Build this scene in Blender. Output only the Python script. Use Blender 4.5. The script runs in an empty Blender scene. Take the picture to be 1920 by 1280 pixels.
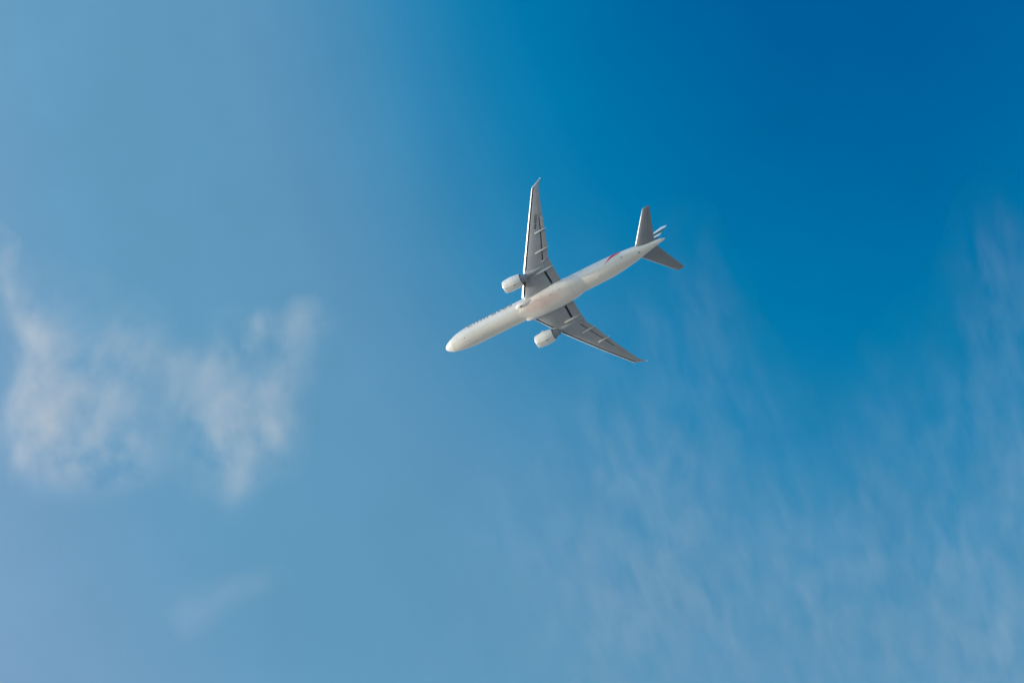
import bpy, bmesh, math, random
import numpy as np
from mathutils import Vector, Matrix

random.seed(7)
C = bpy.context.scene.collection
scene = bpy.context.scene
RAD = math.radians

# ------------------------------------------------------------------ attitude, camera, sun, sky, exposure
PITCH, BANK = RAD(15.0), RAD(20.0)              # climbing, banked to its right
SUN_LOCAL = Vector((-0.95, -0.30, -0.088)).normalized()   # x aft, y right, z up of the aeroplane
R0 = Matrix.Rotation(PITCH, 3, 'Y') @ Matrix.Rotation(-BANK, 3, 'X')
s0 = R0 @ SUN_LOCAL
HEAD = math.pi / 2 - math.atan2(s0.y, s0.x)     # turn the flight so the sun stands over +Y
RP = Matrix.Rotation(HEAD, 3, 'Z') @ R0
SUN = RP @ SUN_LOCAL
SUN_EL = math.asin(SUN.z)
X0 = 36.5                                       # middle of the fuselage
cam_local = Vector((298.28 - X0, -331.81, -1038.52))
right = Vector((0.8687, 0.4897, 0.0744))
down = Vector((-0.4286, 0.8184, -0.3827))
fwd = Vector((-0.2483, 0.3005, 0.9209))
fwd.normalize(); right = (right - fwd * right.dot(fwd)).normalized(); down = fwd.cross(right)
off = RP @ cam_local
PLANE_POS = Vector((0.0, 0.0, 1.7 - off.z))
CAM_POS = PLANE_POS + off
wr, wd, wf = RP @ right, RP @ down, RP @ fwd
cam = bpy.data.cameras.new('camera'); cam.lens = 135; cam.sensor_width = 36
cam.clip_start = 1; cam.clip_end = 60000
cam_ob = bpy.data.objects.new('camera', cam); C.objects.link(cam_ob)
m3 = Matrix((wr, -wd, -wf)).transposed()
cam_ob.matrix_world = Matrix.Translation(CAM_POS) @ m3.to_4x4()
scene.camera = cam_ob
FPX = 135 / 36 * 1920

def ray(px, py):                                # direction in the world of a photo pixel
    return (wr * ((px - 960) / FPX) + wd * ((py - 640) / FPX) + wf).normalized()

world = bpy.data.worlds.new('World'); scene.world = world; world.use_nodes = True
SKY_STRENGTH = 0.15
wt = world.node_tree; wn = wt.nodes; wl = wt.links
wn.clear()
sky = wn.new('ShaderNodeTexSky'); sky.sky_type = 'NISHITA'; sky.sun_disc = False
sky.sun_elevation = SUN_EL; sky.sun_rotation = 0.0
sky.air_density = 1.0; sky.dust_density = 0.6; sky.ozone_density = 5.0
bgn = wn.new('ShaderNodeBackground'); bgn.inputs['Strength'].default_value = SKY_STRENGTH
wo = wn.new('ShaderNodeOutputWorld')
tc = wn.new('ShaderNodeTexCoord')
# the blue is deepest at one point of the dome, far from the sun, and pales around it
g_hi = ray(1650, -400)
# (distance on the dome, shorter along one direction)
dd = wn.new('ShaderNodeVectorMath'); dd.operation = 'DOT_PRODUCT'; dd.inputs[1].default_value = wd
wl.new(tc.outputs['Generated'], dd.inputs[0])
ds = wn.new('ShaderNodeVectorMath'); ds.operation = 'SCALE'; ds.inputs[0].default_value = wd * -0.30
wl.new(dd.outputs['Value'], ds.inputs['Scale'])
da = wn.new('ShaderNodeVectorMath'); da.operation = 'ADD'
wl.new(tc.outputs['Generated'], da.inputs[0]); wl.new(ds.outputs['Vector'], da.inputs[1])
sub = wn.new('ShaderNodeVectorMath'); sub.operation = 'DISTANCE'
wl.new(da.outputs['Vector'], sub.inputs[0]); sub.inputs[1].default_value = g_hi - wd * (0.30 * g_hi.dot(wd))
mr = wn.new('ShaderNodeMapRange'); mr.clamp = True
mr.inputs['From Max'].default_value = 0.8
wl.new(sub.outputs['Value'], mr.inputs['Value'])
ramp = wn.new('ShaderNodeValToRGB'); ramp.color_ramp.interpolation = 'CARDINAL'
wl.new(mr.outputs['Result'], ramp.inputs['Fac'])
def lin(c): return tuple((v / 255 / 12.92 if v <= 10 else ((v / 255 + .055) / 1.055) ** 2.4) for v in c)
SKY_SEEN = [(0, (0, 88, 150)), (385, (0, 95, 155)), (570, (0, 107, 164)), (664, (0, 114, 169)), (740, (5, 120, 173)), (849, (27, 127, 178)), (962, (51, 134, 181)),
            (1014, (63, 138, 183)), (1089, (74, 142, 184)), (1160, (82, 145, 186)), (1242, (87, 148, 187)), (1390, (89, 150, 188)), (1640, (95, 153, 191)), (1975, (110, 156, 193)), (2300, (114, 158, 194))]
sky_ref = tuple(v / 1.38 for v in lin((78, 123, 181)))
SKY_TINT = [(r / 7200 / .8, tuple(a / b for a, b in zip(lin(c), sky_ref))) for r, c in SKY_SEEN] + [(0.75, (1.6, 1.5, 1.3)), (1.0, (1.5, 1.38, 1.2))]
cr = ramp.color_ramp
for i, (p, c) in enumerate(SKY_TINT):
    e = cr.elements[i] if i < 2 else cr.elements.new(p)
    e.position = p; e.color = (*[v / 4 for v in c], 1)
mul = wn.new('ShaderNodeVectorMath'); mul.operation = 'MULTIPLY'
mul2 = wn.new('ShaderNodeVectorMath'); mul2.operation = 'SCALE'; mul2.inputs['Scale'].default_value = 4.0
wl.new(sky.outputs['Color'], mul.inputs[0]); wl.new(ramp.outputs['Color'], mul.inputs[1])
# the model sky pales towards one side of the frame; hold it even there
SKY_EVEN = (0.30, 0.62)
d2 = wn.new('ShaderNodeVectorMath'); d2.operation = 'DOT_PRODUCT'; d2.inputs[1].default_value = wr * SKY_EVEN[0] + wd * SKY_EVEN[1]
wl.new(tc.outputs['Generated'], d2.inputs[0])
m2 = wn.new('ShaderNodeMapRange'); m2.clamp = True
m2.inputs['From Min'].default_value = -0.3; m2.inputs['From Max'].default_value = 0.3
m2.inputs['To Min'].default_value = 4 * 1.3; m2.inputs['To Max'].default_value = 4 * 0.7
wl.new(d2.outputs['Value'], m2.inputs['Value']); wl.new(m2.outputs['Result'], mul2.inputs['Scale'])
wl.new(mul.outputs['Vector'], mul2.inputs[0])
hz = wn.new('ShaderNodeTexNoise'); hz.inputs['Scale'].default_value = 38.0; hz.inputs['Detail'].default_value = 6.0; hz.inputs['Roughness'].default_value = 0.6
wl.new(tc.outputs['Generated'], hz.inputs['Vector'])
hm = wn.new('ShaderNodeMapRange'); hm.inputs['To Min'].default_value = 0.93; hm.inputs['To Max'].default_value = 1.07
wl.new(hz.outputs['Fac'], hm.inputs['Value'])
mul3 = wn.new('ShaderNodeVectorMath'); mul3.operation = 'SCALE'
wl.new(mul2.outputs['Vector'], mul3.inputs[0]); wl.new(hm.outputs['Result'], mul3.inputs['Scale'])
wl.new(mul3.outputs['Vector'], bgn.inputs['Color']); wl.new(bgn.outputs['Background'], wo.inputs['Surface'])

sl = bpy.data.lights.new('sun', 'SUN'); sl.energy = 2.5; sl.angle = RAD(0.5); sl.color = (1.0, 0.89, 0.74)
so = bpy.data.objects.new('sun', sl); C.objects.link(so)
so.rotation_euler = SUN.to_track_quat('Z', 'Y').to_euler()
so.location = PLANE_POS + SUN * 300

scene.view_settings.view_transform = 'Standard'; scene.view_settings.look = 'None'
scene.view_settings.exposure = 0.45; scene.view_settings.gamma = 1.0
scene.view_settings.use_curve_mapping = False
scene.render.engine = 'CYCLES'
scene.cycles.use_denoising = True
scene.cycles.volume_bounces = 4
scene.cycles.max_bounces = 8

# ------------------------------------------------------------------ materials
def new_mat(name):
    m = bpy.data.materials.new(name); m.use_nodes = True
    return m, m.node_tree.nodes, m.node_tree.links, m.node_tree.nodes['Principled BSDF']

def paint(name, col, rough=0.35, coat=0.3, metal=0.0, grime=0.0, grime_col=(0.3, 0.27, 0.23), stretch=(0.08, 0.6, 0.6), panels=None):
    m, n, l, b = new_mat(name)
    b.inputs['Roughness'].default_value = rough; b.inputs['Metallic'].default_value = metal
    b.inputs['Coat Weight'].default_value = coat; b.inputs['Coat Roughness'].default_value = 0.15
    base = n.new('ShaderNodeRGB'); base.outputs[0].default_value = (*col, 1)
    out = base.outputs[0]
    t = n.new('ShaderNodeTexCoord')
    if grime:
        mp = n.new('ShaderNodeMapping'); mp.inputs['Scale'].default_value = stretch
        l.new(t.outputs['Object'], mp.inputs['Vector'])
        nz = n.new('ShaderNodeTexNoise'); nz.inputs['Scale'].default_value = 1.0
        nz.inputs['Detail'].default_value = 7; nz.inputs['Roughness'].default_value = 0.62
        l.new(mp.outputs['Vector'], nz.inputs['Vector'])
        rg = n.new('ShaderNodeMapRange'); rg.inputs['From Min'].default_value = 0.42; rg.inputs['From Max'].default_value = 0.75
        rg.inputs['To Max'].default_value = grime
        l.new(nz.outputs['Fac'], rg.inputs['Value'])
        mx = n.new('ShaderNodeMix'); mx.data_type = 'RGBA'
        l.new(rg.outputs['Result'], mx.inputs['Factor']); l.new(out, mx.inputs[6]); mx.inputs[7].default_value = (*grime_col, 1)
        out = mx.outputs[2]
        rr = n.new('ShaderNodeMapRange'); rr.inputs['To Min'].default_value = rough * 0.85; rr.inputs['To Max'].default_value = rough * 1.3
        l.new(nz.outputs['Fac'], rr.inputs['Value']); l.new(rr.outputs['Result'], b.inputs['Roughness'])
    if panels:                                   # thin seams across the length
        sp = n.new('ShaderNodeSeparateXYZ'); l.new(t.outputs['Object'], sp.inputs[0])
        for ax, per, wid in panels:
            a = n.new('ShaderNodeMath'); a.operation = 'PINGPONG'; a.inputs[1].default_value = per / 2
            l.new(sp.outputs[ax], a.inputs[0])
            c = n.new('ShaderNodeMath'); c.operation = 'LESS_THAN'; c.inputs[1].default_value = wid
            l.new(a.outputs[0], c.inputs[0])
            k = n.new('ShaderNodeMath'); k.operation = 'MULTIPLY'; k.inputs[1].default_value = 0.35
            l.new(c.outputs[0], k.inputs[0])
            mx = n.new('ShaderNodeMix'); mx.data_type = 'RGBA'
            l.new(k.outputs[0], mx.inputs['Factor']); l.new(out, mx.inputs[6]); mx.inputs[7].default_value = (0.12, 0.12, 0.12, 1)
            out = mx.outputs[2]
    l.new(out, b.inputs['Base Color'])
    return m

M = {}
M['white'] = paint('white_paint', (0.74, 0.715, 0.66), 0.30, 0.4, grime=0.22, panels=[('X', 5.3, 0.025)])
M['radome'] = paint('sunlit_radome_paint', (0.79, 0.775, 0.735), 0.35, 0.3, grime=0.08)  # lighter than the fuselage white: sunlight on the nose put into the colour
M['cowl'] = paint('cowl_paint', (0.78, 0.765, 0.73), 0.33, 0.4, grime=0.22, stretch=(0.3, 0.9, 0.9))
M['grey'] = paint('wing_grey_paint', (0.315, 0.345, 0.385), 0.42, 0.15, grime=0.35, grime_col=(0.2, 0.19, 0.18), stretch=(0.25, 0.5, 0.5), panels=[('Y', 3.9, 0.018)])
M['flap'] = paint('flap_grey_paint', (0.305, 0.33, 0.36), 0.42, 0.15, grime=0.35, grime_col=(0.22, 0.2, 0.18), stretch=(0.25, 0.7, 0.5))
M['canoe'] = paint('fairing_grey_paint', (0.56, 0.565, 0.565), 0.4, 0.2, grime=0.4, grime_col=(0.25, 0.24, 0.22), stretch=(0.4, 1, 1))
M['tail'] = paint('shaded_tail_grey_paint', (0.20, 0.23, 0.265), 0.42, 0.15, grime=0.3, grime_col=(0.14, 0.14, 0.15), stretch=(0.25, 0.5, 0.5))  # darker copy of the wing grey: the tailplane's shade put into its colour
M['slat'] = paint('bare_aluminium', (0.70, 0.705, 0.71), 0.36, 0.0, metal=0.35, grime=0.15, stretch=(0.5, 0.5, 0.5))
M['lip'] = paint('inlet_aluminium', (0.86, 0.86, 0.86), 0.25, 0.0, metal=0.5)
M['dark'] = paint('cavity_shade_paint', (0.018, 0.022, 0.03), 0.7, 0.0)  # near-black paint stands in for shade inside gaps and ducts
M['nozzle'] = paint('nozzle_metal', (0.27, 0.29, 0.33), 0.42, 0.0, metal=0.45, grime=0.5, grime_col=(0.08, 0.08, 0.09), stretch=(0.6, 2, 2))
M['glass'] = paint('dark_glass', (0.02, 0.025, 0.03), 0.1, 0.5)
M['red'] = paint('red_paint', (0.74, 0.012, 0.014), 0.33, 0.3)
M['gold'] = paint('gold_paint', (0.27, 0.17, 0.08), 0.4, 0.2, metal=0.2)
M['ink'] = paint('registration_ink', (0.012, 0.013, 0.016), 0.5, 0.0)
M['rubber'] = paint('seal_rubber', (0.05, 0.05, 0.055), 0.6, 0.0)

def lamp_mat(name, col, strength):
    m, n, l, b = new_mat(name)
    b.inputs['Base Color'].default_value = (*[min(1, c) for c in col], 1); b.inputs['Roughness'].default_value = 0.15
    b.inputs['Emission Color'].default_value = (*col, 1); b.inputs['Emission Strength'].default_value = strength
    return m
M['lamp'] = lamp_mat('white_lamp', (0.9, 0.93, 1.0), 1.6)
M['red_lamp'] = lamp_mat('red_lamp', (0.75, 0.2, 0.05), 0.4)
M['green_lamp'] = lamp_mat('green_lamp', (0.05, 0.5, 0.25), 0.2)

def belly_material():                            # white paint with a soft, mottled pinkish patch
    m = paint('belly_paint', (0.72, 0.70, 0.66), 0.34, 0.35, grime=0.22, grime_col=(0.34, 0.30, 0.26), panels=[('X', 6.1, 0.03)])
    m.name = 'belly_paint'
    n, l = m.node_tree.nodes, m.node_tree.links
    b = n['Principled BSDF']; src = b.inputs['Base Color'].links[0].from_socket
    t = n.new('ShaderNodeTexCoord')
    mp = n.new('ShaderNodeMapping'); mp.vector_type = 'POINT'
    mp.inputs['Location'].default_value = (-(33.6 - X0) / 8.6, -(-0.7) / 2.9, 0)
    mp.inputs['Scale'].default_value = (1 / 8.6, 1 / 2.9, 0)
    l.new(t.outputs['Object'], mp.inputs['Vector'])
    ln = n.new('ShaderNodeVectorMath'); ln.operation = 'LENGTH'; l.new(mp.outputs['Vector'], ln.inputs[0])
    nz = n.new('ShaderNodeTexNoise'); nz.inputs['Scale'].default_value = 0.55; nz.inputs['Detail'].default_value = 4
    l.new(t.outputs['Object'], nz.inputs['Vector'])
    ad = n.new('ShaderNodeMath'); ad.operation = 'MULTIPLY_ADD'; ad.inputs[1].default_value = 0.9
    l.new(nz.outputs['Fac'], ad.inputs[0]); l.new(ln.outputs['Value'], ad.inputs[2])
    rg = n.new('ShaderNodeMapRange'); rg.interpolation_type = 'SMOOTHSTEP'
    rg.inputs['From Min'].default_value = 1.45; rg.inputs['From Max'].default_value = 0.75
    rg.inputs['To Min'].default_value = 0; rg.inputs['To Max'].default_value = 0.55
    l.new(ad.outputs[0], rg.inputs['Value'])
    mx = n.new('ShaderNodeMix'); mx.data_type = 'RGBA'
    l.new(rg.outputs['Result'], mx.inputs['Factor']); l.new(src, mx.inputs[6]); mx.inputs[7].default_value = (0.62, 0.40, 0.37, 1)
    l.new(mx.outputs[2], b.inputs['Base Color'])
    return m
M['belly'] = belly_material()

def fin_material():                              # slanted flag bands over the fin, red towards its leading edge
    m, n, l, b = new_mat('fin_flag_paint')
    b.inputs['Roughness'].default_value = 0.33; b.inputs['Coat Weight'].default_value = 0.3
    t = n.new('ShaderNodeTexCoord'); sp = n.new('ShaderNodeSeparateXYZ'); l.new(t.outputs['Object'], sp.inputs[0])
    def mth(op, a, c, d=None):
        k = n.new('ShaderNodeMath'); k.operation = op
        for i, v in enumerate((a, c, d)):
            if v is None: continue
            if isinstance(v, (int, float)): k.inputs[i].default_value = v
            else: l.new(v, k.inputs[i])
        return k.outputs[0]
    x = mth('ADD', sp.outputs['X'], X0 - 69.4)
    wv = mth('MULTIPLY', mth('SINE', mth('MULTIPLY', x, 0.55), 0), 0.25)
    v = mth('ADD', mth('SUBTRACT', sp.outputs['Z'], mth('MULTIPLY', x, 0.68)), wv)
    col = (0.80, 0.80, 0.79, 1)
    out = None
    def over(prev, fac, c):
        mx = n.new('ShaderNodeMix'); mx.data_type = 'RGBA'; l.new(fac, mx.inputs['Factor'])
        if prev is None: mx.inputs[6].default_value = col
        else: l.new(prev, mx.inputs[6])
        mx.inputs[7].default_value = (*c, 1); return mx.outputs[2]
    def band(a, c):
        return mth('MULTIPLY', mth('GREATER_THAN', v, a), mth('LESS_THAN', v, c))
    out = over(out, band(6.75, 8.75), (0.0, 0.10, 0.045))
    out = over(out, band(-50, 5.35), (0.012, 0.014, 0.03))
    # red hoist: close behind the leading edge, low part of the fin
    le = mth('SUBTRACT', mth('ADD', sp.outputs['X'], X0 - 60.3), mth('MULTIPLY', mth('SUBTRACT', sp.outputs['Z'], 3.0), 1.157))
    red = mth('MULTIPLY', mth('LESS_THAN', le, 2.6), mth('LESS_THAN', sp.outputs['Z'], 8.4))
    out = over(out, red, (0.60, 0.022, 0.025))
    l.new(out, b.inputs['Base Color'])
    return m
M['fin'] = fin_material()

# ------------------------------------------------------------------ mesh helpers
def L(x, y, z):                                  # station (m aft of the nose), metres to the aeroplane's LEFT, height
    return (x - X0, -y, z)

class MB:
    def __init__(s): s.v, s.f, s.m, s.sm = [], [], [], []
    def ring_loft(s, rings, mat=0, cap0=True, cap1=True, closed=True, smooth=True):
        base = len(s.v); k = len(rings[0])
        for r in rings: s.v.extend(r)
        for i in range(len(rings) - 1):
            for j in range(k if closed else k - 1):
                a = base + i * k + j; b = base + i * k + (j + 1) % k
                s.f.append((a, b, b + k, a + k)); s.m.append(mat); s.sm.append(smooth)
        if cap0: s.f.append(tuple(base + j for j in range(k))); s.m.append(mat); s.sm.append(False)
        if cap1: s.f.append(tuple(base + (len(rings) - 1) * k + j for j in range(k))); s.m.append(mat); s.sm.append(False)
    def face(s, pts, mat=0, smooth=False):
        b = len(s.v); s.v.extend(pts); s.f.append(tuple(range(b, b + len(pts)))); s.m.append(mat); s.sm.append(smooth)
    def build(s, name, mats, parent=None, autosharp=None):
        me = bpy.data.meshes.new(name)
        me.from_pydata([tuple(map(float, p)) for p in s.v], [], s.f)
        for q in (mats if isinstance(mats, (list, tuple)) else [mats]): me.materials.append(q)
        me.polygons.foreach_set('material_index', s.m); me.polygons.foreach_set('use_smooth', s.sm)
        bm = bmesh.new(); bm.from_mesh(me)
        bmesh.ops.remove_doubles(bm, verts=bm.verts, dist=1e-5)
        bmesh.ops.recalc_face_normals(bm, faces=bm.faces)
        if autosharp:
            for e in bm.edges:
                if len(e.link_faces) == 2 and e.calc_face_angle(0) > RAD(autosharp): e.smooth = False
        bm.to_mesh(me); bm.free(); me.update()
        o = bpy.data.objects.new(name, me); C.objects.link(o)
        if parent is not None: o.parent = parent
        return o

def pchip(xs, ys):
    xs = np.array(xs, float); ys = np.array(ys, float); h = np.diff(xs); d = np.diff(ys) / h
    m = np.zeros(len(xs)); m[0] = d[0]; m[-1] = d[-1]
    for i in range(1, len(xs) - 1):
        if d[i - 1] * d[i] > 0:
            w1, w2 = 2 * h[i] + h[i - 1], h[i] + 2 * h[i - 1]
            m[i] = (w1 + w2) / (w1 / d[i - 1] + w2 / d[i])
    def f(x):
        x = min(max(x, xs[0]), xs[-1]); i = min(int(np.searchsorted(xs, x, side='right')) - 1, len(xs) - 2); i = max(i, 0)
        t = (x - xs[i]) / h[i]
        return float((1 + 2 * t) * (1 - t) ** 2 * ys[i] + t * (1 - t) ** 2 * h[i] * m[i] + t * t * (3 - 2 * t) * ys[i + 1] + t * t * (t - 1) * h[i] * m[i + 1])
    return f

def label(o, text, cat, group=None):
    o['label'] = text; o['category'] = cat
    if group: o['group'] = group

# ------------------------------------------------------------------ ground (far below, its glow fills the belly)
def ground():
    mb = MB(); n = 60; S = 30000.0
    g = [(-1 + 2 * i / n) for i in range(n + 1)]
    pos = [math.copysign(abs(a) ** 2.2, a) * S for a in g]
    for j in range(n + 1):
        for i in range(n + 1):
            mb.v.append((CAM_POS.x + pos[i], CAM_POS.y + pos[j], 0.0))
    for j in range(n):
        for i in range(n):
            a = j * (n + 1) + i
            mb.f.append((a, a + 1, a + n + 2, a + n + 1)); mb.m.append(0); mb.sm.append(False)
    m, nn, l, b = new_mat('hazy_land')
    t = nn.new('ShaderNodeTexCoord'); nz = nn.new('ShaderNodeTexNoise'); nz.inputs['Scale'].default_value = 0.004
    nz.inputs['Detail'].default_value = 8; l.new(t.outputs['Object'], nz.inputs['Vector'])
    r = nn.new('ShaderNodeValToRGB'); r.color_ramp.elements[0].position = 0.3; r.color_ramp.elements[1].position = 0.7
    r.color_ramp.elements[0].color = (0.42, 0.355, 0.27, 1); r.color_ramp.elements[1].color = (0.56, 0.48, 0.37, 1)
    l.new(nz.outputs['Fac'], r.inputs['Fac']); l.new(r.outputs['Color'], b.inputs['Base Color']); b.inputs['Roughness'].default_value = 0.95
    o = mb.build('ground', m); o['kind'] = 'structure'
ground()

# ------------------------------------------------------------------ the airliner
plane = bpy.data.objects.new('airliner', None); C.objects.link(plane)
plane.empty_display_size = 5
plane.matrix_world = Matrix.Translation(PLANE_POS) @ RP.to_4x4()
label(plane, 'white twin engine airliner with grey wings climbing overhead against the blue sky', 'airplane')

fw = pchip([0, .12, .35, .8, 1.5, 2.5, 4, 5.5, 7, 8.5, 10.5, 50, 53, 56, 59, 62, 65, 68, 70.5, 72.3, 73.08],
           [.02, .36, .68, 1.10, 1.53, 1.97, 2.43, 2.73, 2.92, 3.03, 3.1, 3.1, 3.06, 2.93, 2.68, 2.30, 1.80, 1.22, .76, .44, .26])
fb = pchip([0, .12, .35, .8, 1.5, 2.5, 4, 5.5, 7, 9.5, 50, 52, 55, 58, 62, 66, 70, 73.08],
           [-.87, -1.14, -1.37, -1.70, -2.03, -2.36, -2.69, -2.90, -3.02, -3.1, -3.1, -3.06, -2.85, -2.42, -1.56, -.58, .45, 1.22])
ft = pchip([0, .12, .35, .8, 1.5, 2.5, 3.4, 4.4, 6, 8, 10, 12, 60, 64, 68, 71, 73.08],
           [-.83, -.60, -.35, 0.02, .42, .93, 1.55, 2.15, 2.66, 2.95, 3.07, 3.1, 3.1, 3.05, 2.86, 2.5, 2.02])

def fus(x, phi, off=0.0):                        # point on the skin; phi from the left horizontal, up positive
    def p(x, phi):
        t, b, w = ft(x), fb(x), fw(x); zc = (t + b) / 2; h = (t - b) / 2
        return np.array((x, w * math.cos(phi), zc + h * math.sin(phi)))
    q = p(x, phi)
    if off:
        e = 1e-3
        n = np.cross(p(min(x + e, 73), phi) - p(max(x - e, 0), phi), p(x, phi + e) - p(x, phi - e)); n /= np.linalg.norm(n)
        if n[1] * math.cos(phi) + n[2] * math.sin(phi) < 0: n = -n
        q = q + n * off
    return L(*q)

NS = 72
xs = [0, .04, .12, .22, .35, .55, .8, 1.1, 1.5, 2, 2.5, 3, 3.5, 4, 4.7, 5.5, 6.3, 7, 8, 9, 10, 11, 12] + list(np.arange(14, 50, 2.0)) + list(np.arange(50, 72.5, 1.0)) + [72.6, 73.08]
mb = MB()
mb.ring_loft([[fus(x, 2 * math.pi * j / NS) for j in range(NS)] for x in xs if x >= 2.5], cap0=False)
fuselage = mb.build('fuselage', M['white'], plane)
mb = MB(); mb.ring_loft([[fus(x, 2 * math.pi * j / NS) for j in range(NS)] for x in xs if x <= 2.5], cap1=False)
mb.build('radome', M['radome'], fuselage)

def patch(name, pts_uv, mat, parent, off=0.012, grid=None):
    """surface patch from (x, phi) loops: a list of rows of (x, phi)"""
    mb = MB(); mb.ring_loft([[fus(x, p, off) for x, p in row] for row in pts_uv], cap0=False, cap1=False, closed=False)
    return mb.build(name, mat, parent)

def disc(name, x, phi, r, mat, parent, off=0.012, n=14, rx=None):
    mb = MB(); rx = rx or r; w = max(fw(x), 0.3)
    mb.face([fus(x + rx * math.cos(a), phi + r * math.sin(a) / w, off) for a in [2 * math.pi * k / n for k in range(n)]])
    return mb.build(name, mat, parent)

# passenger windows of the left side
w0 = None
doors = [7.3, 17.6, 31.0, 47.2, 59.2]
xw = 9.4; cnt = 0
while xw < 61.5 and cnt < 96:
    if min(abs(xw - d) for d in doors) > 0.9:
        mb = MB(); mb.face([fus(xw + 0.13 * math.cos(a), 0.20 + 0.19 / 3.1 * math.sin(a), 0.012) for a in [2 * math.pi * k / 12 for k in range(12)]])
        mb.build('passenger_window', M['glass'], fuselage); cnt += 1
    xw += 0.56
for d in doors:                                  # door outlines on the left side
    mb = MB(); a0, a1 = -0.22, 0.42
    def rect(hx, p0, p1, n=8):
        r = []
        for k in range(n): r.append((d - hx, p0 + (p1 - p0) * k / n))
        for k in range(n): r.append((d - hx + 2 * hx * k / n, p1))
        for k in range(n): r.append((d + hx, p1 + (p0 - p1) * k / n))
        for k in range(n): r.append((d + hx - 2 * hx * k / n, p0))
        return r
    ro, ri = rect(.56, a0, a1), rect(.52, a0 + .012, a1 - .012)
    mb.ring_loft([[fus(x, p, .01) for x, p in ro], [fus(x, p, .01) for x, p in ri]], cap0=False, cap1=False)
    mb.build('door_outline', M['rubber'], fuselage)
for sgn in (0, 1):                               # flight deck windows
    for (xa, xb, pa, pb) in ((2.75, 3.45, 1.08, 1.50), (2.95, 3.9, .66, 1.02), (3.5, 4.6, .50, .74)):
        rows = []
        for i in range(5):
            x = xa + (xb - xa) * i / 4
            rows.append([(x, (lambda q: q if not sgn else math.pi - q)(pa + (pb - pa) * k / 5)) for k in range(6)])
        patch('cockpit_window', rows, M['glass'], fuselage, .014)

# red flag stripe sweeping from the belly up to the fin
rows = []
sf = pchip([-44.2, -30, -13, 3, 18, 84], [54.35, 55.4, 56.3, 57.05, 57.8, 61.0])
sa = pchip([-44.2, -34, -26, -20, -17, -6, 4.5, 18, 84], [54.42, 55.72, 56.7, 57.5, 58.2, 59.5, 60.3, 61.0, 65.5])
for deg in np.linspace(-44.2, 84, 60):
    f0, a0 = sf(deg), sa(deg)
    rows.append([(f0 + (a0 - f0) * k / 8, RAD(deg)) for k in range(9)])
patch('red_stripe', rows, M['red'], fuselage, .012)

# drain masts, ports, hatches under the belly
for x, phi, r in ((7.15, -1.13, .15), (5.3, -1.72, .06), (59.76, -.884, .19), (42.9, -.70, .12), (43.8, -.74, .12), (69.56, -1.25, .10), (47.5, -1.2, .06), (20.0, -1.3, .05)):
    disc('drain_port', x, phi, r, M['ink'], fuselage)
o = disc('outflow_valve', 64.95, -1.37, .13, M['rubber'], fuselage, rx=.36); 
mb = MB()
ring = lambda rr, off: [fus(64.8 + rr * 1.9 * math.cos(a), -1.37 + rr * math.sin(a) / 1.9, off) for a in [2 * math.pi * k / 24 for k in range(24)]]
mb.ring_loft([ring(.40, .008), ring(.34, .03), ring(.28, .008)], cap0=False, cap1=False)
mb.build('valve_frame', M['slat'], fuselage)
for x in (12.0, 51.0):                           # blade antennas under the belly
    mb = MB()
    sec = lambda sc, dz, dx: [fus(x + dx + sc * .28 * math.cos(a), -math.pi / 2 + sc * .035 * math.sin(a) / 3.1, dz) for a in [2 * math.pi * k / 12 for k in range(12)]]
    mb.ring_loft([sec(1, -.02, 0), sec(.8, .2, .08), sec(.5, .36, .16)])
    mb.build('blade_antenna', M['white'], fuselage)
# exhaust of the auxiliary power unit in the tail cone
mb = MB()
tr = lambda s, x: [L(x, .0 + s * fw(72.9) * .82 * math.cos(a), (ft(x) + fb(x)) / 2 + s * .36 * math.sin(a)) for a in [2 * math.pi * k / 20 for k in range(20)]]
mb.ring_loft([tr(1, 73.09), tr(.92, 73.12), tr(.8, 72.9)], cap0=False)
mb.build('exhaust_outlet', M['nozzle'], fuselage)
disc('exhaust_port', 72.6, -.5, .2, M['ink'], fuselage, rx=.4)

# lettering -----------------------------------------------------------------
def text_mesh(body, size, bold=0.0, spacing=1.0):
    cu = bpy.data.curves.new('lettering', 'FONT'); cu.body = body; cu.size = size; cu.offset = bold; cu.space_character = spacing
    cu.resolution_u = 4
    ob = bpy.data.objects.new('lettering', cu); C.objects.link(ob)
    dg = bpy.context.evaluated_depsgraph_get(); dg.update()
    me = bpy.data.meshes.new_from_object(ob.evaluated_get(dg))
    bpy.data.objects.remove(ob); bpy.data.curves.remove(cu)
    return me

def wrap_text(name, body, size, fn, mat, parent, bold=0.0, spacing=1.0, slices=None, width=None):
    me = text_mesh(body, size, bold, spacing)
    bm = bmesh.new(); bm.from_mesh(me)
    if slices:
        lo = min(v.co.y for v in bm.verts); hi = max(v.co.y for v in bm.verts)
        for k in range(1, slices):
            bmesh.ops.bisect_plane(bm, geom=bm.verts[:] + bm.edges[:] + bm.faces[:], plane_co=(0, lo + (hi - lo) * k / slices, 0), plane_no=(0, 1, 0))
    x0 = min(v.co.x for v in bm.verts); x1 = max(v.co.x for v in bm.verts)
    kx = (width / (x1 - x0)) if width else 1.0
    for v in bm.verts: v.co = Vector(fn((v.co.x - x0) * kx, v.co.y))
    bm.to_mesh(me); bm.free(); me.materials.clear(); me.materials.append(mat); me.name = name
    o = bpy.data.objects.new(name, me); C.objects.link(o); o.parent = parent
    return o
wrap_text('title_lettering', 'Emirates', 4.2, lambda u, v: fus(9.0 + u, RAD(-13) + v / 3.1, .016), M['gold'], fuselage, bold=.0, spacing=1.1, slices=14, width=15.0)

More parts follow.
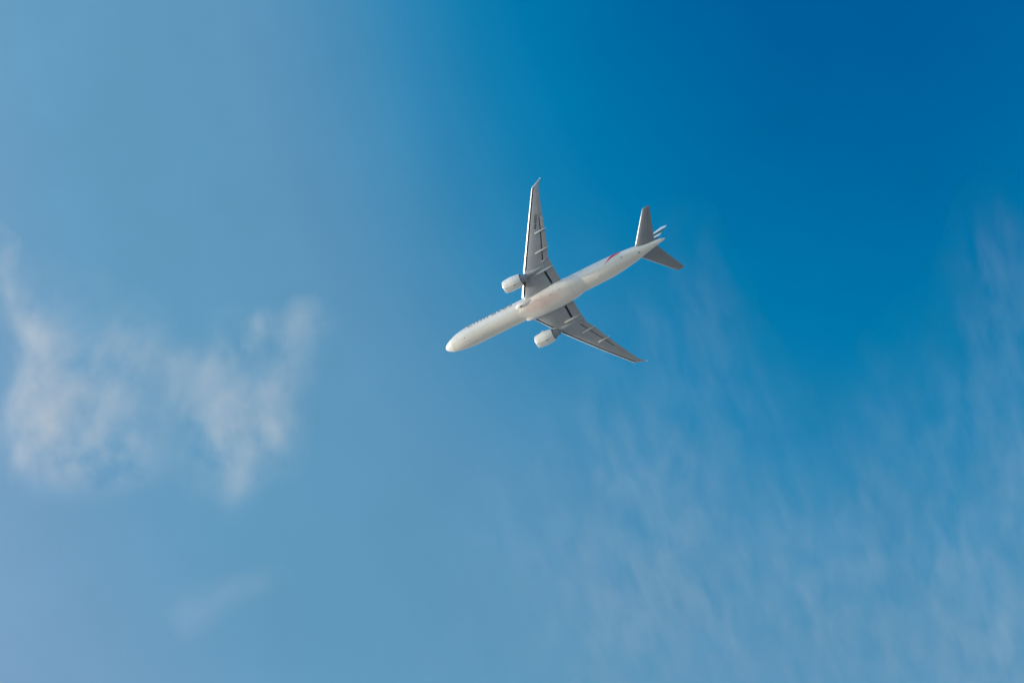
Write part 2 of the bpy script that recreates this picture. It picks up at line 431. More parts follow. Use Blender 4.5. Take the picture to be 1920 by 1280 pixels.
# doors of the nose gear
for dphi in (-.085, 0, .085):
    patch('gear_door_seam', [[(x, -math.pi / 2 + dphi - .006), (x, -math.pi / 2 + dphi + .006)] for x in np.linspace(5.6, 9.2, 14)], M['canoe'], fuselage, .006)

# belly fairing --------------------------------------------------------------
bw = pchip([22.6, 24.6, 26.5, 28, 30, 33, 38, 41, 43.5, 46, 48], [.8, 1.6, 2.5, 3.2, 3.6, 3.78, 3.78, 3.62, 3.25, 2.5, 1.5])
bz = pchip([22.6, 24.6, 26.5, 28, 30, 33, 38, 41, 43.5, 46, 48], [-2.96, -3.07, -3.2, -3.34, -3.55, -3.78, -3.82, -3.74, -3.52, -3.2, -2.98])
def bsec(x, n=48):
    w, zb = bw(x), bz(x); zt = -0.9; r = []
    for k in range(n):
        a = 2 * math.pi * k / n; c, s = math.cos(a), math.sin(a); e = 2 / 2.5
        r.append(L(x, w * math.copysign(abs(c) ** e, c), zt + (zt - zb if s < 0 else 0.9) * math.copysign(abs(s) ** e, s)))
    return r
mb = MB(); mb.ring_loft([bsec(x) for x in list(np.arange(22.6, 30, .4)) + list(np.arange(30, 48.01, .75)) + [48]])
belly = mb.build('belly_fairing', M['belly'], plane)
def blob(name, cx, cy, cz, rx, ry, rz, mat, parent, n=28, m=18, back=1.0):
    mb = MB(); rings = []
    for i in range(m + 1):
        t = math.pi * i / m; xx = -math.cos(t); rr = max(math.sin(t), .01)
        xx = xx * (rx if xx < 0 else rx * back)
        rings.append([L(cx + xx, cy + ry * rr * math.cos(a), cz + rz * rr * math.sin(a)) for a in [2 * math.pi * k / n for k in range(n)]])
    mb.ring_loft(rings); return mb.build(name, mat, parent)
for s in (1, -1):
    if s > 0: blob('root_bulge', 27.4, 2.42, -2.32, 2.3, .98, .98, M['cowl'], belly, back=1.8)
    else: blob('root_bulge', 28.2, -2.35, -2.1, 2.4, .9, .85, M['cowl'], belly, back=1.8)
    if s < 0: continue
    mb = MB()                                    # ram air inlet in the nose of the bulge
    mb.ring_loft([[L(26.55 + dx, s * (2.45 + yy), -3.36 + dz) for (yy, dx, dz) in ((-.16, 0, 0), (.16, 0, .03), (.16, .75, -.16), (-.16, .75, -.19))],
                  [L(26.55 + dx, s * (2.45 + yy), -3.20 + dz) for (yy, dx, dz) in ((-.16, 0, 0), (.16, 0, .03), (.16, .75, -.16), (-.16, .75, -.19))]], smooth=False)
    mb.build('ram_air_inlet', M['rubber'], belly)
def on_belly(x, y, off=.008):
    w, zb, zt = bw(x), bz(x), -0.9
    return L(x, y, zt - (zt - zb) * (1 - (abs(y) / w) ** 2.5) ** (1 / 2.5) - off)
for pts in ([(x, 0) for x in np.linspace(33.6, 38.6, 9)], [(x, 1.75) for x in np.linspace(33.6, 38.6, 9)], [(x, -1.75) for x in np.linspace(33.6, 38.6, 9)],
            [(33.6, y) for y in np.linspace(-1.75, 1.75, 9)], [(38.6, y) for y in np.linspace(-1.75, 1.75, 9)]):   # main gear doors
    along = pts[0][0] != pts[1][0]; hw_ = .022
    mb = MB(); mb.ring_loft([[on_belly(x, y - hw_), on_belly(x, y + hw_)] if along else [on_belly(x - hw_, y), on_belly(x + hw_, y)] for x, y in pts], cap0=False, cap1=False, closed=False)
    mb.build('gear_door_seam', M['canoe'], belly)
for (x, y, sx, sy) in ((36.0, 1.85, .22, .05), (38.9, 2.2, .2, .05), (31.2, 2.3, .18, .05)):
    mb = MB(); z = -3.80 + .02
    mb.ring_loft([[L(x + sx * a, y + sy * b, zz) for a, b in ((-1, -1), (1, -1), (1, 1), (-1, 1))] for zz in (-3.4, -3.86)], smooth=False)
    mb.build('drain_mast', M['slat'], belly)

# wings ----------------------------------------------------------------------
zw0 = lambda y: -1.75 + .095 * max(abs(y) - 3, 0) + .0037 * max(abs(y) - 3, 0) ** 2
LE = lambda y: float(np.interp(y, [0, 3.8, 10.6, 21.2, 31.05, 31.3, 31.75, 32.2, 32.42], [25.3, 27.65, 32.0, 39.2, 45.95, 46.65, 47.85, 48.95, 49.5]))
TE = pchip([0, 3.8, 8.6, 10.8, 14.3, 19.3, 23.9, 28.5, 30.45, 32.42], [40.75, 40.75, 40.72, 40.75, 42.15, 43.85, 45.45, 47.1, 47.85, 49.55])
TC = pchip([0, 4, 11, 24, 32.4], [.135, .125, .105, .095, .085])
def yt(q): return (.2969 * math.sqrt(max(q, 0)) - .126 * q - .3516 * q * q + .2843 * q ** 3 - .1036 * q ** 4) / .1    # half thickness over t=0.2 -> peak 0.5
def wpt(y, x, up, dz=0.0, inset=0.0):
    le, te = LE(y), TE(y); c = te - le; q = min(max((x - le) / c, 0), 1); t = TC(y) * c
    zb = zw0(y) + .95 * t * .5 + .02 * c * (.5 - q)
    h = t * yt(q)
    z = zb + (h if up else -.95 * h) + dz + (-inset if up else inset)
    return (x, y, z)
def wing_section(s, y, xa, xb, n=22, dz=0, dx=0, inset=0.0, blunt=False):
    """closed section from station xa to xb: along the top forward, along the bottom aft"""
    pts = []
    ks = [(1 - math.cos(math.pi * k / n)) / 2 for k in range(n + 1)]
    for k in reversed(ks): pts.append(wpt(y, xa + (xb - xa) * k, True, dz, inset))
    for k in ks: pts.append(wpt(y, xa + (xb - xa) * k, False, dz, inset))
    return [L(p[0] + dx, s * p[1], p[2]) for p in pts]

SLAT = pchip([3.8, 8.6, 10.8, 21, 31], [.62, .58, .55, .42, .30])      # slat width
SGAP = pchip([3.8, 8.6, 10.8, 21, 31], [.62, .60, .56, .50, .40])      # gap behind it
inb_flap, out_flap = (3.95, 8.35), (11.1, 22.75)
flap_x = pchip([0, 3.9, 8.4, 11.1, 14.2, 19.1, 22.8], [38.35, 38.35, 38.20, 39.05, 40.40, 42.60, 44.08])   # front of the flaps
def gapw(y): return .72 if y < 9 else .38 - .010 * (y - 11)

def make_wing(s):
    mb = MB(); rings = []
    ys = []
    for a in [0.5, 2.5, 3.93]: ys.append((a, 1))
    for a in np.linspace(3.95, 8.35, 7): ys.append((a, 2))
    ys += [(8.37, 1), (8.6, 1), (8.62, 3), (10.6, 3), (10.62, 1), (11.08, 1)]
    for a in np.linspace(11.1, 22.75, 14): ys.append((a, 2))
    ys += [(22.77, 1)] + [(a, 1) for a in np.linspace(24, 30.9, 8)]
    for y, mode in ys:
        le = LE(y); has_slat = (3.9 < y < 8.61) or (10.61 < y < 31)
        xa = le + SLAT(y) + SGAP(y) if has_slat else le
        xb = flap_x(y) - gapw(y) if mode == 2 else TE(y)
        rings.append(wing_section(s, y, xa, xb))
    for y in (30.92, 31.1, 31.25, 31.5, 31.75, 32.0, 32.2, 32.42): rings.append(wing_section(s, y, LE(y), TE(y)))
    mb.ring_loft(rings)
    w = mb.build('wing', M['grey'], plane, autosharp=38)
    w['label'] = 'wing carrying the dark registration letters' if s > 0 else 'wing without lettering'
    # slats, with a cove plate behind painted near-black for the gap's shade
    for a, b in [(3.82, 8.6)] + [(10.66 + i * 3.385, 10.66 + (i + 1) * 3.385 - .05) for i in range(6)]:
        yy = np.linspace(a, b, 6)
        mb = MB(); mb.ring_loft([wing_section(s, y, LE(y) - .02, LE(y) + SLAT(y), n=12, dz=-.05) for y in yy])
        mb.build('slat', M['slat'], w, autosharp=40)
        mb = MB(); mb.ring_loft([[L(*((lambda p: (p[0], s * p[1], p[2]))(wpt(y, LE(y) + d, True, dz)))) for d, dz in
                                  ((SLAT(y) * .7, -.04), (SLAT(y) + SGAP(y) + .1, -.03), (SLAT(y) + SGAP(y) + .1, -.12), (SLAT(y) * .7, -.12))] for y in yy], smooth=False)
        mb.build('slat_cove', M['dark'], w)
    # flaps, drooped a little behind a slot roofed by spoilers painted near-black for its shade
    for (a, b), nm, cuts in ((inb_flap, 'flap', 1), (out_flap, 'flap', 1)):
        yy = np.linspace(a + .02, b - .02, 12)
        dr = -.10
        rings = []
        for y in yy:
            xa, xb = flap_x(y), TE(y); c = xb - xa; r = []
            n = 14; ks = [(1 - math.cos(math.pi * k / n)) / 2 for k in range(n + 1)]
            up0 = wpt(y, xa, True)[2] * .35 + wpt(y, xa, False)[2] * .65; lo0 = wpt(y, xa, False)[2]
            te = wpt(y, xb, False)[2]
            for k in reversed(ks):
                zl = wpt(y, xa + c * k, False)[2]; zu = wpt(y, xa + c * k, True)[2]
                z = zl + (zu - zl) * min(1, .62 * math.sqrt(k) + .38 * k)
                r.append(L(xa + c * k, s * y, z + dr * (.4 + 1.2 * k)))
            for k in ks:
                r.append(L(xa + c * k, s * y, wpt(y, xa + c * k, False)[2] + dr * (.4 + 1.2 * k)))
            rings.append(r)
        mb = MB(); mb.ring_loft(rings); mb.build('flap', M['flap'], w, autosharp=50)
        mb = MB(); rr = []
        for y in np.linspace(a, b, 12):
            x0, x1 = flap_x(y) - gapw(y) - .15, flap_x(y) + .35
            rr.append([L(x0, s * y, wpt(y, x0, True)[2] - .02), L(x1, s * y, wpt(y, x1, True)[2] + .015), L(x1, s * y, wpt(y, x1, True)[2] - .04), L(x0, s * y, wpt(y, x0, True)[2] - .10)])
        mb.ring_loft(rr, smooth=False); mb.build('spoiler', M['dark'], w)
    # seam of the flaperon and of the aileron: thin rubber strips 4 mm proud
    def strip(name, pts, wd, mat):
        mb = MB(); r = []
        for (x, y) in pts:
            p, q = wpt(y, x, False, -.006), wpt(y, x + wd, False, -.006); r.append([L(p[0], s * p[1], p[2]), L(q[0], s * q[1], q[2])])
        mb.ring_loft(r, cap0=False, cap1=False, closed=False); return mb.build(name, mat, w)
    strip('aileron_seam', [(TE(y) - .22 * (TE(y) - LE(y)), y) for y in np.linspace(22.9, 28.3, 8)], .045, M['rubber'])
    strip('flaperon_seam', [(38.25 + .3 * (y - 8.5), y) for y in np.linspace(8.5, 10.9, 6)], .05, M['rubber'])
    # access panels in a row between the spars
    for i, y in enumerate(np.arange(5.2, 27.5, 1.75)):
        if abs(y - 9.7) < .9: continue
        x = LE(y) + .42 * (TE(y) - LE(y)); mb = MB(); pts = []
        for k in range(16):
            a = 2 * math.pi * k / 16; xx, yv = x + .2 * math.cos(a), y + .34 * math.sin(a) + 0 * s
            xx += (yv - y) * .6
            p = wpt(yv, xx, False, -.005); pts.append(L(p[0], s * p[1], p[2]))
        mb.face(pts); mb.build('access_panel', M['flap'], w)
    # flap track fairings
    for (y, xa, xb, wd, dp) in ((8.55, 35.2, 40.95, .36, .62), (14.05, 37.8, 42.45, .28, .50), (19.2, 40.4, 44.45, .25, .44), (11.05, 38.5, 40.0, .12, .22)):
        mb = MB(); rings = []; n = 26
        for i in range(n + 1):
            t = i / n; x = xa + (xb - xa) * t
            f = (math.sin(math.pi * min(t / .9, 1) ** .75) if t < .9 else 0)
            f = max(math.sin(math.pi * t ** .8), 0) ** .7
            xr = min(x, TE(y) - .1); q = wpt(y, xr, False)[2]; top = q + .12
            r = []
            for k in range(20):
                a = 2 * math.pi * k / 20
                zz = math.sin(a); r.append(L(x, s * (y + wd * max(f, .02) * math.cos(a)), top - .1 - .03 * t + (dp * f + .05) * (zz if zz < 0 else .3 * zz)))
            rings.append(r)
        mb.ring_loft(rings); mb.build('flap_track_fairing', M['canoe'], w)
    # lamps at the tip
    blob_w('position_light', 49.36, s * 32.30, zw0(32.4) + .06, .14, .08, .08, M['lamp'], w)
    blob_w('navigation_light', 46.62, s * 31.12, zw0(31.1) + .06, .17, .12, .09, M['red_lamp'] if s > 0 else M['green_lamp'], w)
    # leading edge strip of the raked tip
    yy = [30.95, 31.1, 31.25, 31.5, 31.75, 32.0, 32.2, 32.36]
    mb = MB(); mb.ring_loft([wing_section(s, y, LE(y) - .015, LE(y) + .16, n=8, dz=-.004) for y in yy]); mb.build('tip_edge', M['slat'], w)
    if s > 0:                                    # registration under the left wing only
        ang = math.atan2(.62, 1.0)
        def reg(u, v):
            # u runs outboard, v towards the leading edge
            y = 20.15 + u * .86 + v * .28; x = 41.55 + u * .53 - v * .62 - v * .15
            p = wpt(y, x, False, -.012); return L(p[0], p[1], p[2])
        wrap_text('registration_lettering', 'A6-EGO', 1.2, reg, M['ink'], w, bold=.04, spacing=1.15, width=4.15)
    return w
def blob_w(name, cx, cy, cz, rx, ry, rz, mat, parent): return blob(name, cx, cy, cz, rx, ry, rz, mat, parent, n=12, m=8)

# engines ---------------------------------------------------------------------
def make_engine(s):
    yc, zc = 9.72, -3.15
    e = bpy.data.objects.new('engine', None); C.objects.link(e); e.parent = plane
    e.location = L(28.5, s * yc, zc)
    def rev(name, prof, mat, n=56, cap=False, flat=0.0, autosharp=None):
        mb = MB(); rings = []
        for x, r in prof: rings.append([(x - 28.5, r * math.cos(a), r * math.sin(a) * (1 - flat * (math.sin(a) < 0))) for a in [2 * math.pi * k / n for k in range(n)]])
        mb.ring_loft(rings, cap0=cap, cap1=cap); return mb.build(name, mat, e, autosharp=autosharp)
    oc = pchip([25.78, 26.3, 27.2, 28.4, 29.4, 30.4, 31.15], [1.855, 1.945, 2.03, 2.06, 2.02, 1.88, 1.72])
    cow = rev('cowl', [(x, oc(x)) for x in np.linspace(25.79, 31.15, 22)] + [(31.15, 1.66), (30.4, 1.72), (29.0, 1.72)], M['cowl'], autosharp=40)
    lip = [(25.79, 1.856), (25.62, 1.81), (25.50, 1.75), (25.45, 1.68), (25.47, 1.61), (25.56, 1.56), (25.8, 1.53), (26.2, 1.53)]
    rev('inlet_lip', lip, M['lip'])
    rev('inlet_duct', [(26.2, 1.53), (26.8, 1.58), (27.3, 1.62)], M['grey'])
    # fan: hub and blades
    mb = MB(); n = 22
    for k in range(n):
        a0 = 2 * math.pi * k / n
        row = []
        for i in range(6):
            r = .42 + (1.6 - .42) * i / 5; tw = .25 + .65 * i / 5; ch = .30 + .1 * i / 5
            row.append([(27.25 - 28.5 + ch * math.cos(tw) * d, r * math.cos(a0 + ch * math.sin(tw) * d / r), r * math.sin(a0 + ch * math.sin(tw) * d / r)) for d in (-.5, 0, .5)])
        mb.ring_loft(row, cap0=False, cap1=False, closed=False)
    mb.build('fan', M['nozzle'], e)
    rev('spinner', [(26.55, .01), (26.62, .10), (26.8, .22), (27.1, .38), (27.4, .45)], M['ink'], cap=True)
    rev('back_plate', [(27.7, .02), (27.7, 1.66)], M['dark'])
    rev('core_nozzle', [(29.0, 1.30), (30.6, 1.30), (31.4, 1.22), (32.3, 1.05), (33.0, .90), (33.0, .86), (32.3, .95), (31.9, .95)], M['nozzle'], autosharp=40)
    rev('exhaust_cone', [(31.9, .72), (32.6, .66), (33.2, .5), (33.9, .2), (34.15, .02)], M['nozzle'], cap=True)
    rev('duct_plate', [(30.2, 1.28), (30.2, 1.7)], M['dark'])
    # seam along the bottom of the cowl with its latches, and the drain vents
    def on_cowl(x, phi, off): r = oc(x) + off; return (x - 28.5, r * math.cos(phi), r * math.sin(phi))
    mb = MB(); mb.ring_loft([[on_cowl(x, -math.pi / 2 + d, .006) for d in (-.016, .016)] for x in np.linspace(26.0, 31.1, 18)], cap0=False, cap1=False, closed=False)
    mb.build('cowl_seam', M['rubber'], e)
    for x, dphi, lx, wphi in ((26.3, -.05, .36, .03), (29.0, .02, .75, .05), (30.0, .0, .4, .022), (27.9, .0, .25, .018)):
        mb = MB(); mb.ring_loft([[on_cowl(x + lx * (i / 4 - .5) * 1.0, -math.pi / 2 + dphi + wphi * d, .010) for d in (-1, -.4, .4, 1)] for i in range(5)], cap0=False, cap1=False, closed=False)
        mb.build('cowl_vent', M['rubber'], e)
    for k in (26.9, 29.35):                      # ring joints of the cowl doors
        mb = MB(); mb.ring_loft([[on_cowl(k + d, 2 * math.pi * j / 56, .004) for j in range(56)] for d in (-.012, .012)], cap0=False, cap1=False)
        mb.build('cowl_joint', M['rubber'], e)
    if True:                                     # strake on the inboard shoulder
        sd = 1 if s > 0 else -1                  # local y is to the right: inboard for the left engine is +y
        ph = RAD(35) if sd > 0 else RAD(145)
        mb = MB(); mb.ring_loft([[on_cowl(27.0 + 1.5 * t, ph + d, h) for h, d in ((-.05, -.012), (.42 * t, 0), (-.05, .012))] for t in (0.02, .3, .6, 1)], smooth=False)
        mb.build('strake', M['cowl'], e)
    # pylon from the cowl to far under the wing
    mb = MB(); rings = []
    top = pchip([26.6, 28, 30, 32, 34, 36, 38.6], [-.95, -.75, -.55, -.25, -.2, -.2, -.5])
    bot = pchip([26.6, 28, 30.5, 31.6, 32.8, 34.2, 36.2, 38.6], [-1.35, -1.4, -1.95, -2.35, -2.30, -1.95, -1.45, -.98])
    hw = pchip([26.6, 27.2, 29, 31, 33, 36, 38.6], [.03, .22, .38, .42, .42, .30, .03])
    for x in np.linspace(26.6, 38.6, 40):
        w_, t_, b_ = hw(x), top(x), bot(x); r = []
        if x > 32: t_ = wpt(yc, x, False)[2] + .3
        for k in range(16):
            a = 2 * math.pi * k / 16; ex = .5
            cx = math.copysign(abs(math.cos(a)) ** ex, math.cos(a)); sx = math.copysign(abs(math.sin(a)) ** .8, math.sin(a))
            zc_ = (t_ + b_) / 2; h = (t_ - b_) / 2
            p = L(x, s * yc, 0); r.append((p[0] - e.location.x, w_ * cx * (1 if sx > -.6 else .8), zc_ + h * sx - zc))
        rings.append(r)
    mb.ring_loft(rings); mb.build('pylon', M['canoe'], e)
    return e

for s in (1, -1):
    make_wing(s)
for s in (1, -1):
    make_engine(s)

# tailplanes --------------------------------------------------------------------
def make_tailplane(s):
    le = lambda y: 64.45 + (y - 2.1) * (71.45 - 64.45) / (10.75 - 2.1)
    te = lambda y: 70.25 + (y - 1.2) * (73.85 - 70.25) / (10.8 - 1.2)
    zz = lambda y: 1.10 + .14 * y
    def sec(y, q0, q1, n=14, grow=0):
        a, b = le(y), te(y); c = b - a; r = []
        ks = [(1 - math.cos(math.pi * k / n)) / 2 for k in range(n + 1)]
        for sg, kk in ((1, reversed(ks)), (-1, ks)):
            for k in kk:
                q = q0 + (q1 - q0) * k; r.append(L(a + c * q - grow * (1 - q), s * y, zz(y) + (q - .6) * c * .075 + sg * (.095 * c * yt(q) + grow * .5)))
        return r
    ys = [0.3, 1.5, 3, 5, 7, 9, 10.3, 10.7]
    mb = MB(); mb.ring_loft([sec(y, 0, 1) for y in ys] + [sec(10.8, .06, .97)])
    t = mb.build('tailplane', M['tail'], plane, autosharp=45)
    mb = MB(); mb.ring_loft([sec(y, 0, .06, 8, .03) for y in [1.6, 3, 5, 7, 9, 10.72]]); mb.build('leading_edge', M['slat'], t)
    mb = MB(); rr = []
    for y in (2.0, 5, 8, 10.2):
        x = le(y) + .70 * (te(y) - le(y)); c = te(y) - le(y); z = zz(y) + .1 * c * .075 - .095 * c * yt(.7) - .006
        rr.append([L(x, s * y, z), L(x + .05, s * y, z)])
    mb.ring_loft(rr, cap0=False, cap1=False, closed=False); mb.build('elevator_seam', M['rubber'], t)
for s in (1, -1): make_tailplane(s)

def make_fin():
    le = lambda z: 60.3 + (z - 3.0) * 1.157
    te = lambda z: 69.85 + (z - 3.0) * .385
    def sec(z, q0=0, q1=1, n=14, grow=0):
        a, b = le(z), te(z); c = b - a; r = []
        ks = [(1 - math.cos(math.pi * k / n)) / 2 for k in range(n + 1)]
        for sg, kk in ((1, reversed(ks)), (-1, ks)):
            for k in kk:
                q = q0 + (q1 - q0) * k; r.append(L(a + c * q, sg * (.085 * c * yt(q) + grow), z))
        return r
    mb = MB(); mb.ring_loft([sec(z) for z in (2.2, 3, 5, 7, 9, 11, 11.9)] + [sec(12.1, .08, 1)])
    f = mb.build('fin', M['fin'], plane, autosharp=45)
    mb = MB()
    for sg in (1, -1):
        rr = []
        for z in (3.4, 6, 9, 11.8):
            c = te(z) - le(z); x = le(z) + .68 * c; rr.append([L(x, sg * (.085 * c * yt(.68) + .006), z), L(x + .05, sg * (.085 * c * yt(.68) + .004), z)])
        mb.ring_loft(rr, cap0=False, cap1=False, closed=False)
    mb.build('rudder_seam', M['rubber'], f)
make_fin()

# ------------------------------------------------------------------ clouds (thin sheets of vapour far above the aeroplane)

CLOUD_Z = 6500.0
def cloud(name, text, centre, blobs, density, thick=42.0, thr=0.13, step=8, wave=60.0, streak=1.0, turn=0.0, contrast=1.6, bias=0.42, seed=0.0, detail=7.0, warp=0.6, fray=1.3, patchy=0.0):
    """a thin layer of vapour at CLOUD_Z; blobs: (px, py, rx, ry, turn in degrees, weight) seen from the camera, laid out on the layer itself"""
    def hit(px, py):
        d = ray(px, py); return CAM_POS + d * ((CLOUD_Z - CAM_POS.z) / d.z)
    o3 = hit(*centre); e = 20.0
    J = np.array([[(hit(centre[0] + e, centre[1]) - o3).x / e, (hit(centre[0], centre[1] + e) - o3).x / e],
                  [(hit(centre[0] + e, centre[1]) - o3).y / e, (hit(centre[0], centre[1] + e) - o3).y / e]])
    JI = np.linalg.inv(J)                        # metres on the layer -> view units
    def loc(px, py): v = hit(px, py) - o3; return (v.x, v.y)
    rows = []
    for (px, py, rx, ry, tn, w) in blobs:
        c = np.array(loc(px, py)); t = RAD(tn)
        Rm = np.array([[math.cos(t), math.sin(t)], [-math.sin(t), math.cos(t)]])
        A = np.diag([1 / rx, 1 / ry]) @ Rm @ JI; rows.append((A, -A @ c, w))
    def mask(p):
        return sum(w * math.exp(-float(((A @ p + b) ** 2).sum())) for A, b, w in rows)
    # hull: only where there is vapour, bulging in the middle
    x0 = min(b[0] - 2.3 * max(b[2], b[3]) for b in blobs if b[5] > 0); x1 = max(b[0] + 2.3 * max(b[2], b[3]) for b in blobs if b[5] > 0)
    y0 = min(b[1] - 2.3 * max(b[2], b[3]) for b in blobs if b[5] > 0); y1 = max(b[1] + 2.3 * max(b[2], b[3]) for b in blobs if b[5] > 0)
    x0, x1, y0, y1 = max(x0, -260), min(x1, 2180), max(y0, -200), min(y1, 1480)
    nx, ny = int((x1 - x0) / step) + 1, int((y1 - y0) / step) + 1
    pos = {}; val = {}
    for j in range(ny):
        for i in range(nx):
            p = np.array(loc(x0 + i * step, y0 + j * step)); pos[i, j] = p; val[i, j] = mask(p)
    mb = MB(); idx = {}
    def vid(i, j, top):
        k = (i, j, top)
        if k not in idx:
            idx[k] = len(mb.v); h = thick * (.18 + .32 * min(1, max(0, val[i, j] - thr) / .5))
            mb.v.append((pos[i, j][0], pos[i, j][1], h if top else -h))
        return idx[k]
    on = {(i, j) for i in range(nx - 1) for j in range(ny - 1) if (val[i, j] + val[i + 1, j] + val[i, j + 1] + val[i + 1, j + 1]) / 4 > thr}
    def add(*q): mb.f.append(q); mb.m.append(0); mb.sm.append(True)
    for (i, j) in on:
        add(vid(i, j, 1), vid(i + 1, j, 1), vid(i + 1, j + 1, 1), vid(i, j + 1, 1))
        add(vid(i, j, 0), vid(i, j + 1, 0), vid(i + 1, j + 1, 0), vid(i + 1, j, 0))
        for (di, dj, a, b) in ((0, -1, (i, j), (i + 1, j)), (1, 0, (i + 1, j), (i + 1, j + 1)), (0, 1, (i + 1, j + 1), (i, j + 1)), (-1, 0, (i, j + 1), (i, j))):
            if (i + di, j + dj) not in on: add(vid(*a, 0), vid(*b, 0), vid(*b, 1), vid(*a, 1))
    m = bpy.data.materials.new(name + '_vapour'); m.use_nodes = True; n, l = m.node_tree.nodes, m.node_tree.links
    n.clear(); out = n.new('ShaderNodeOutputMaterial')
    vol = n.new('ShaderNodeVolumePrincipled'); vol.inputs['Color'].default_value = (*CLOUD_COL, 1); vol.inputs['Anisotropy'].default_value = 0.0
    l.new(vol.outputs['Volume'], out.inputs['Volume'])
    tcn = n.new('ShaderNodeTexCoord'); P = tcn.outputs['Object']
    def mth(op, a, c=None, d=None, clamp=False):
        k = n.new('ShaderNodeMath'); k.operation = op; k.use_clamp = clamp
        for i, v in enumerate((a, c, d)):
            if v is None: continue
            if isinstance(v, (int, float)): k.inputs[i].default_value = v
            else: l.new(v, k.inputs[i])
        return k.outputs[0]
    def dotn(vec, v3):
        k = n.new('ShaderNodeVectorMath'); k.operation = 'DOT_PRODUCT'; l.new(vec, k.inputs[0]); k.inputs[1].default_value = v3; return k.outputs['Value']
    # wisps: coordinates turned along the streaks, warped by a slow noise
    t = RAD(turn); Rm = np.array([[math.cos(t), math.sin(t)], [-math.sin(t), math.cos(t)]])
    A = np.diag([1 / wave, 1 / (wave * streak)]) @ Rm @ JI
    cx = n.new('ShaderNodeCombineXYZ'); l.new(dotn(P, (A[0][0], A[0][1], 0)), cx.inputs[0]); l.new(dotn(P, (A[1][0], A[1][1], 0)), cx.inputs[1])
    l.new(dotn(P, (0, 0, 1 / wave)), cx.inputs[2])
    wz = n.new('ShaderNodeTexNoise'); wz.inputs['Scale'].default_value = 0.55; wz.inputs['Detail'].default_value = 2
    ofs = n.new('ShaderNodeVectorMath'); ofs.operation = 'ADD'; ofs.inputs[1].default_value = (seed, seed * 1.7, seed * .3)
    l.new(cx.outputs[0], ofs.inputs[0]); l.new(ofs.outputs[0], wz.inputs['Vector'])
    wv = n.new('ShaderNodeVectorMath'); wv.operation = 'MULTIPLY_ADD'; l.new(wz.outputs['Color'], wv.inputs[0]); wv.inputs[1].default_value = (warp * 2,) * 3
    l.new(ofs.outputs[0], wv.inputs[2])
    nz = n.new('ShaderNodeTexNoise'); nz.inputs['Scale'].default_value = 1.0; nz.inputs['Detail'].default_value = detail; nz.inputs['Roughness'].default_value = 0.56
    l.new(wv.outputs[0], nz.inputs['Vector'])
    # the warped position also frays the rim of the cloud
    fr = n.new('ShaderNodeVectorMath'); fr.operation = 'MULTIPLY_ADD'
    sb = n.new('ShaderNodeVectorMath'); sb.operation = 'SUBTRACT'; l.new(wz.outputs['Color'], sb.inputs[0]); sb.inputs[1].default_value = (.5, .5, .5)
    l.new(sb.outputs[0], fr.inputs[0]); fr.inputs[1].default_value = (wave * 1.1, wave * 1.1, 0); l.new(P, fr.inputs[2])
    fr2 = n.new('ShaderNodeVectorMath'); fr2.operation = 'MULTIPLY_ADD'
    sb2 = n.new('ShaderNodeVectorMath'); sb2.operation = 'SUBTRACT'; l.new(nz.outputs['Color'], sb2.inputs[0]); sb2.inputs[1].default_value = (.5, .5, .5)
    l.new(sb2.outputs[0], fr2.inputs[0]); fr2.inputs[1].default_value = (wave * fray, wave * fray, 0); l.new(fr.outputs[0], fr2.inputs[2])
    Q = fr2.outputs[0]
    tot = None
    for A, b, w in rows:
        u = mth('ADD', dotn(Q, (A[0][0], A[0][1], 0)), float(b[0])); v = mth('ADD', dotn(Q, (A[1][0], A[1][1], 0)), float(b[1]))
        r2 = mth('ADD', mth('MULTIPLY', u, u), mth('MULTIPLY', v, v))
        g = mth('EXPONENT', mth('MULTIPLY', r2, -1.0))
        tot = mth('MULTIPLY', g, w) if tot is None else mth('MULTIPLY_ADD', g, w, tot)
    tot = mth('MAXIMUM', mth('SUBTRACT', tot, thr * 1.15), 0.0)
    wisp = mth('MAXIMUM', mth('MULTIPLY_ADD', mth('SUBTRACT', nz.outputs['Fac'], bias), contrast * 2, 0.42), 0.0)
    if patchy:                                   # broad thick and thin areas
        pz = n.new('ShaderNodeTexNoise'); pz.inputs['Scale'].default_value = 0.21; pz.inputs['Detail'].default_value = 3; l.new(ofs.outputs[0], pz.inputs['Vector'])
        wisp = mth('MULTIPLY', wisp, mth('MAXIMUM', mth('MULTIPLY_ADD', mth('SUBTRACT', pz.outputs['Fac'], .5), patchy * 4, 1.0), 0.1))
    zz = mth('MULTIPLY', dotn(P, (0, 0, 1)), 2 / thick)
    prof = mth('SUBTRACT', 1.0, mth('MULTIPLY', zz, zz), clamp=True)
    l.new(mth('MULTIPLY', mth('MULTIPLY', mth('MULTIPLY', tot, wisp), prof), density / thick * 1.5), vol.inputs['Density'])
    try: m.cycles.volume_step_rate = 0.12
    except Exception: pass
    ob = mb.build(name, m); ob.location = o3
    label(ob, text, 'cloud', 'thin clouds drifting high in the blue sky')
    return ob
CLOUD_COL = (1.0, 0.925, 0.86)
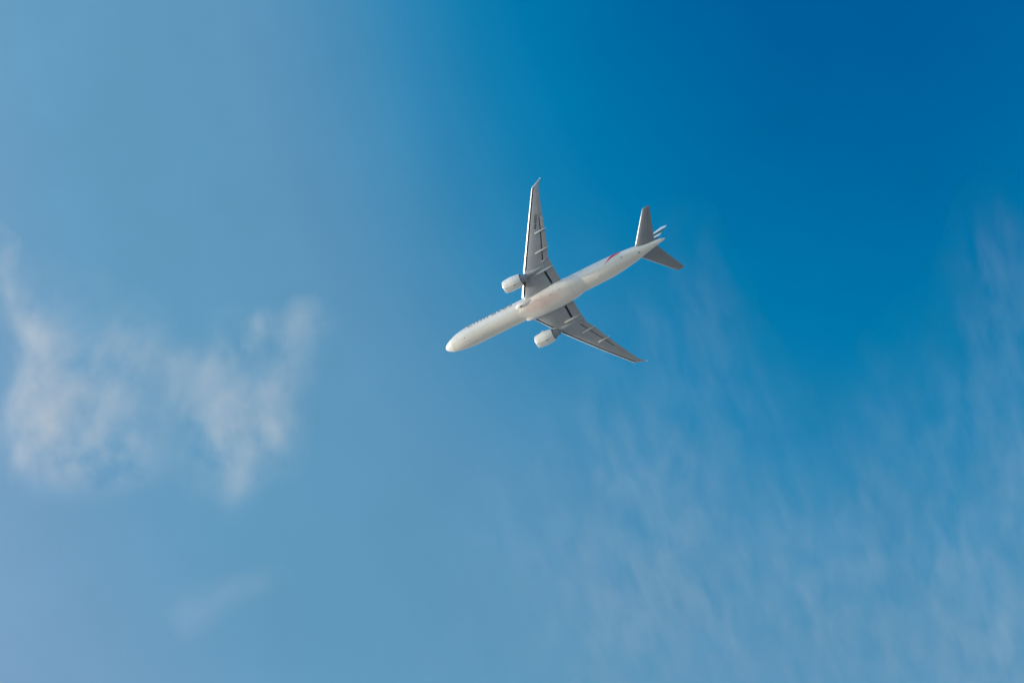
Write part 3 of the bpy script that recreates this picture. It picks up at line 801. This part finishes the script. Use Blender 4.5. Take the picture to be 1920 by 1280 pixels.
cloud('wispy_cloud', 'pale wispy cloud with the brightest core, beside the left edge of the sky', (150, 740),
      [(100, 770, 85, 105, 0, .62), (85, 640, 45, 95, -12, .34), (12, 500, 28, 75, -25, .34), (200, 735, 55, 105, 15, .36), (140, 860, 105, 55, 0, .40), (225, 850, 75, 55, 0, .24), (245, 690, 90, 110, 20, .20), (55, 850, 50, 60, 0, .24), (20, 600, 70, 70, 0, .22), (130, 560, 70, 90, 0, .12), (290, 780, 90, 140, 0, .15), (170, 760, 190, 190, 0, .06)],
      .88, wave=95, streak=1.3, turn=14, seed=3.1, thr=.05, contrast=1.5, bias=.47, step=10, fray=1.4, warp=.4)
cloud('wispy_cloud', 'pale wispy cloud with two plumes and a pointed lower end, left of the airliner nose', (450, 760),
      [(416, 820, 80, 85, 0, .48), (490, 815, 70, 65, 0, .34), (435, 905, 45, 60, 0, .34), (430, 655, 40, 75, 20, .38), (480, 615, 45, 32, -30, .30), (575, 615, 46, 42, 0, .30), (545, 695, 45, 85, 12, .22), (520, 775, 65, 90, 0, .22), (356, 750, 50, 75, 0, .28), (333, 680, 40, 55, 0, .2), (450, 730, 150, 150, 0, .12)],
      .78, wave=85, streak=1.3, turn=14, seed=8.4, thr=.05, contrast=1.5, bias=.47, step=10, fray=1.4, warp=.4)
cloud('faint_cloud', 'faint small wisp of cloud low at the left below the pale clouds', (410, 1120),
      [(385, 1130, 60, 50, -30, .40), (470, 1098, 65, 26, -15, .38), (355, 1165, 50, 34, -30, .34)],
      .20, wave=60, streak=1.5, turn=-60, seed=5.0, thr=.05, step=10, fray=1.5, contrast=1.2)
cloud('cloud_veil', 'thin streaky veil of cloud spread over the lower right of the sky', (1450, 950),
      [(1150, 560, 130, 200, -12, .12), (1330, 520, 55, 130, -15, .16), (1260, 800, 210, 230, -10, .34), (1150, 960, 280, 220, 0, .22), (1380, 1100, 280, 250, 0, .33), (1100, 1230, 280, 170, 0, .25),
       (1620, 1120, 200, 240, -15, .26), (1800, 1180, 180, 260, -15, .50), (1720, 880, 110, 230, -15, .20), (1850, 780, 110, 240, -12, .30), (1890, 560, 75, 190, -10, .30), (1930, 950, 130, 270, -10, .34), (1530, 620, 70, 170, -12, -.08), (1560, 820, 130, 130, -12, .06)],
      .145, thick=40, step=16, wave=38, streak=2.2, turn=-16, seed=1.3, contrast=1.45, bias=.46, thr=.05, fray=1.6, warp=.6, patchy=.8, detail=9)
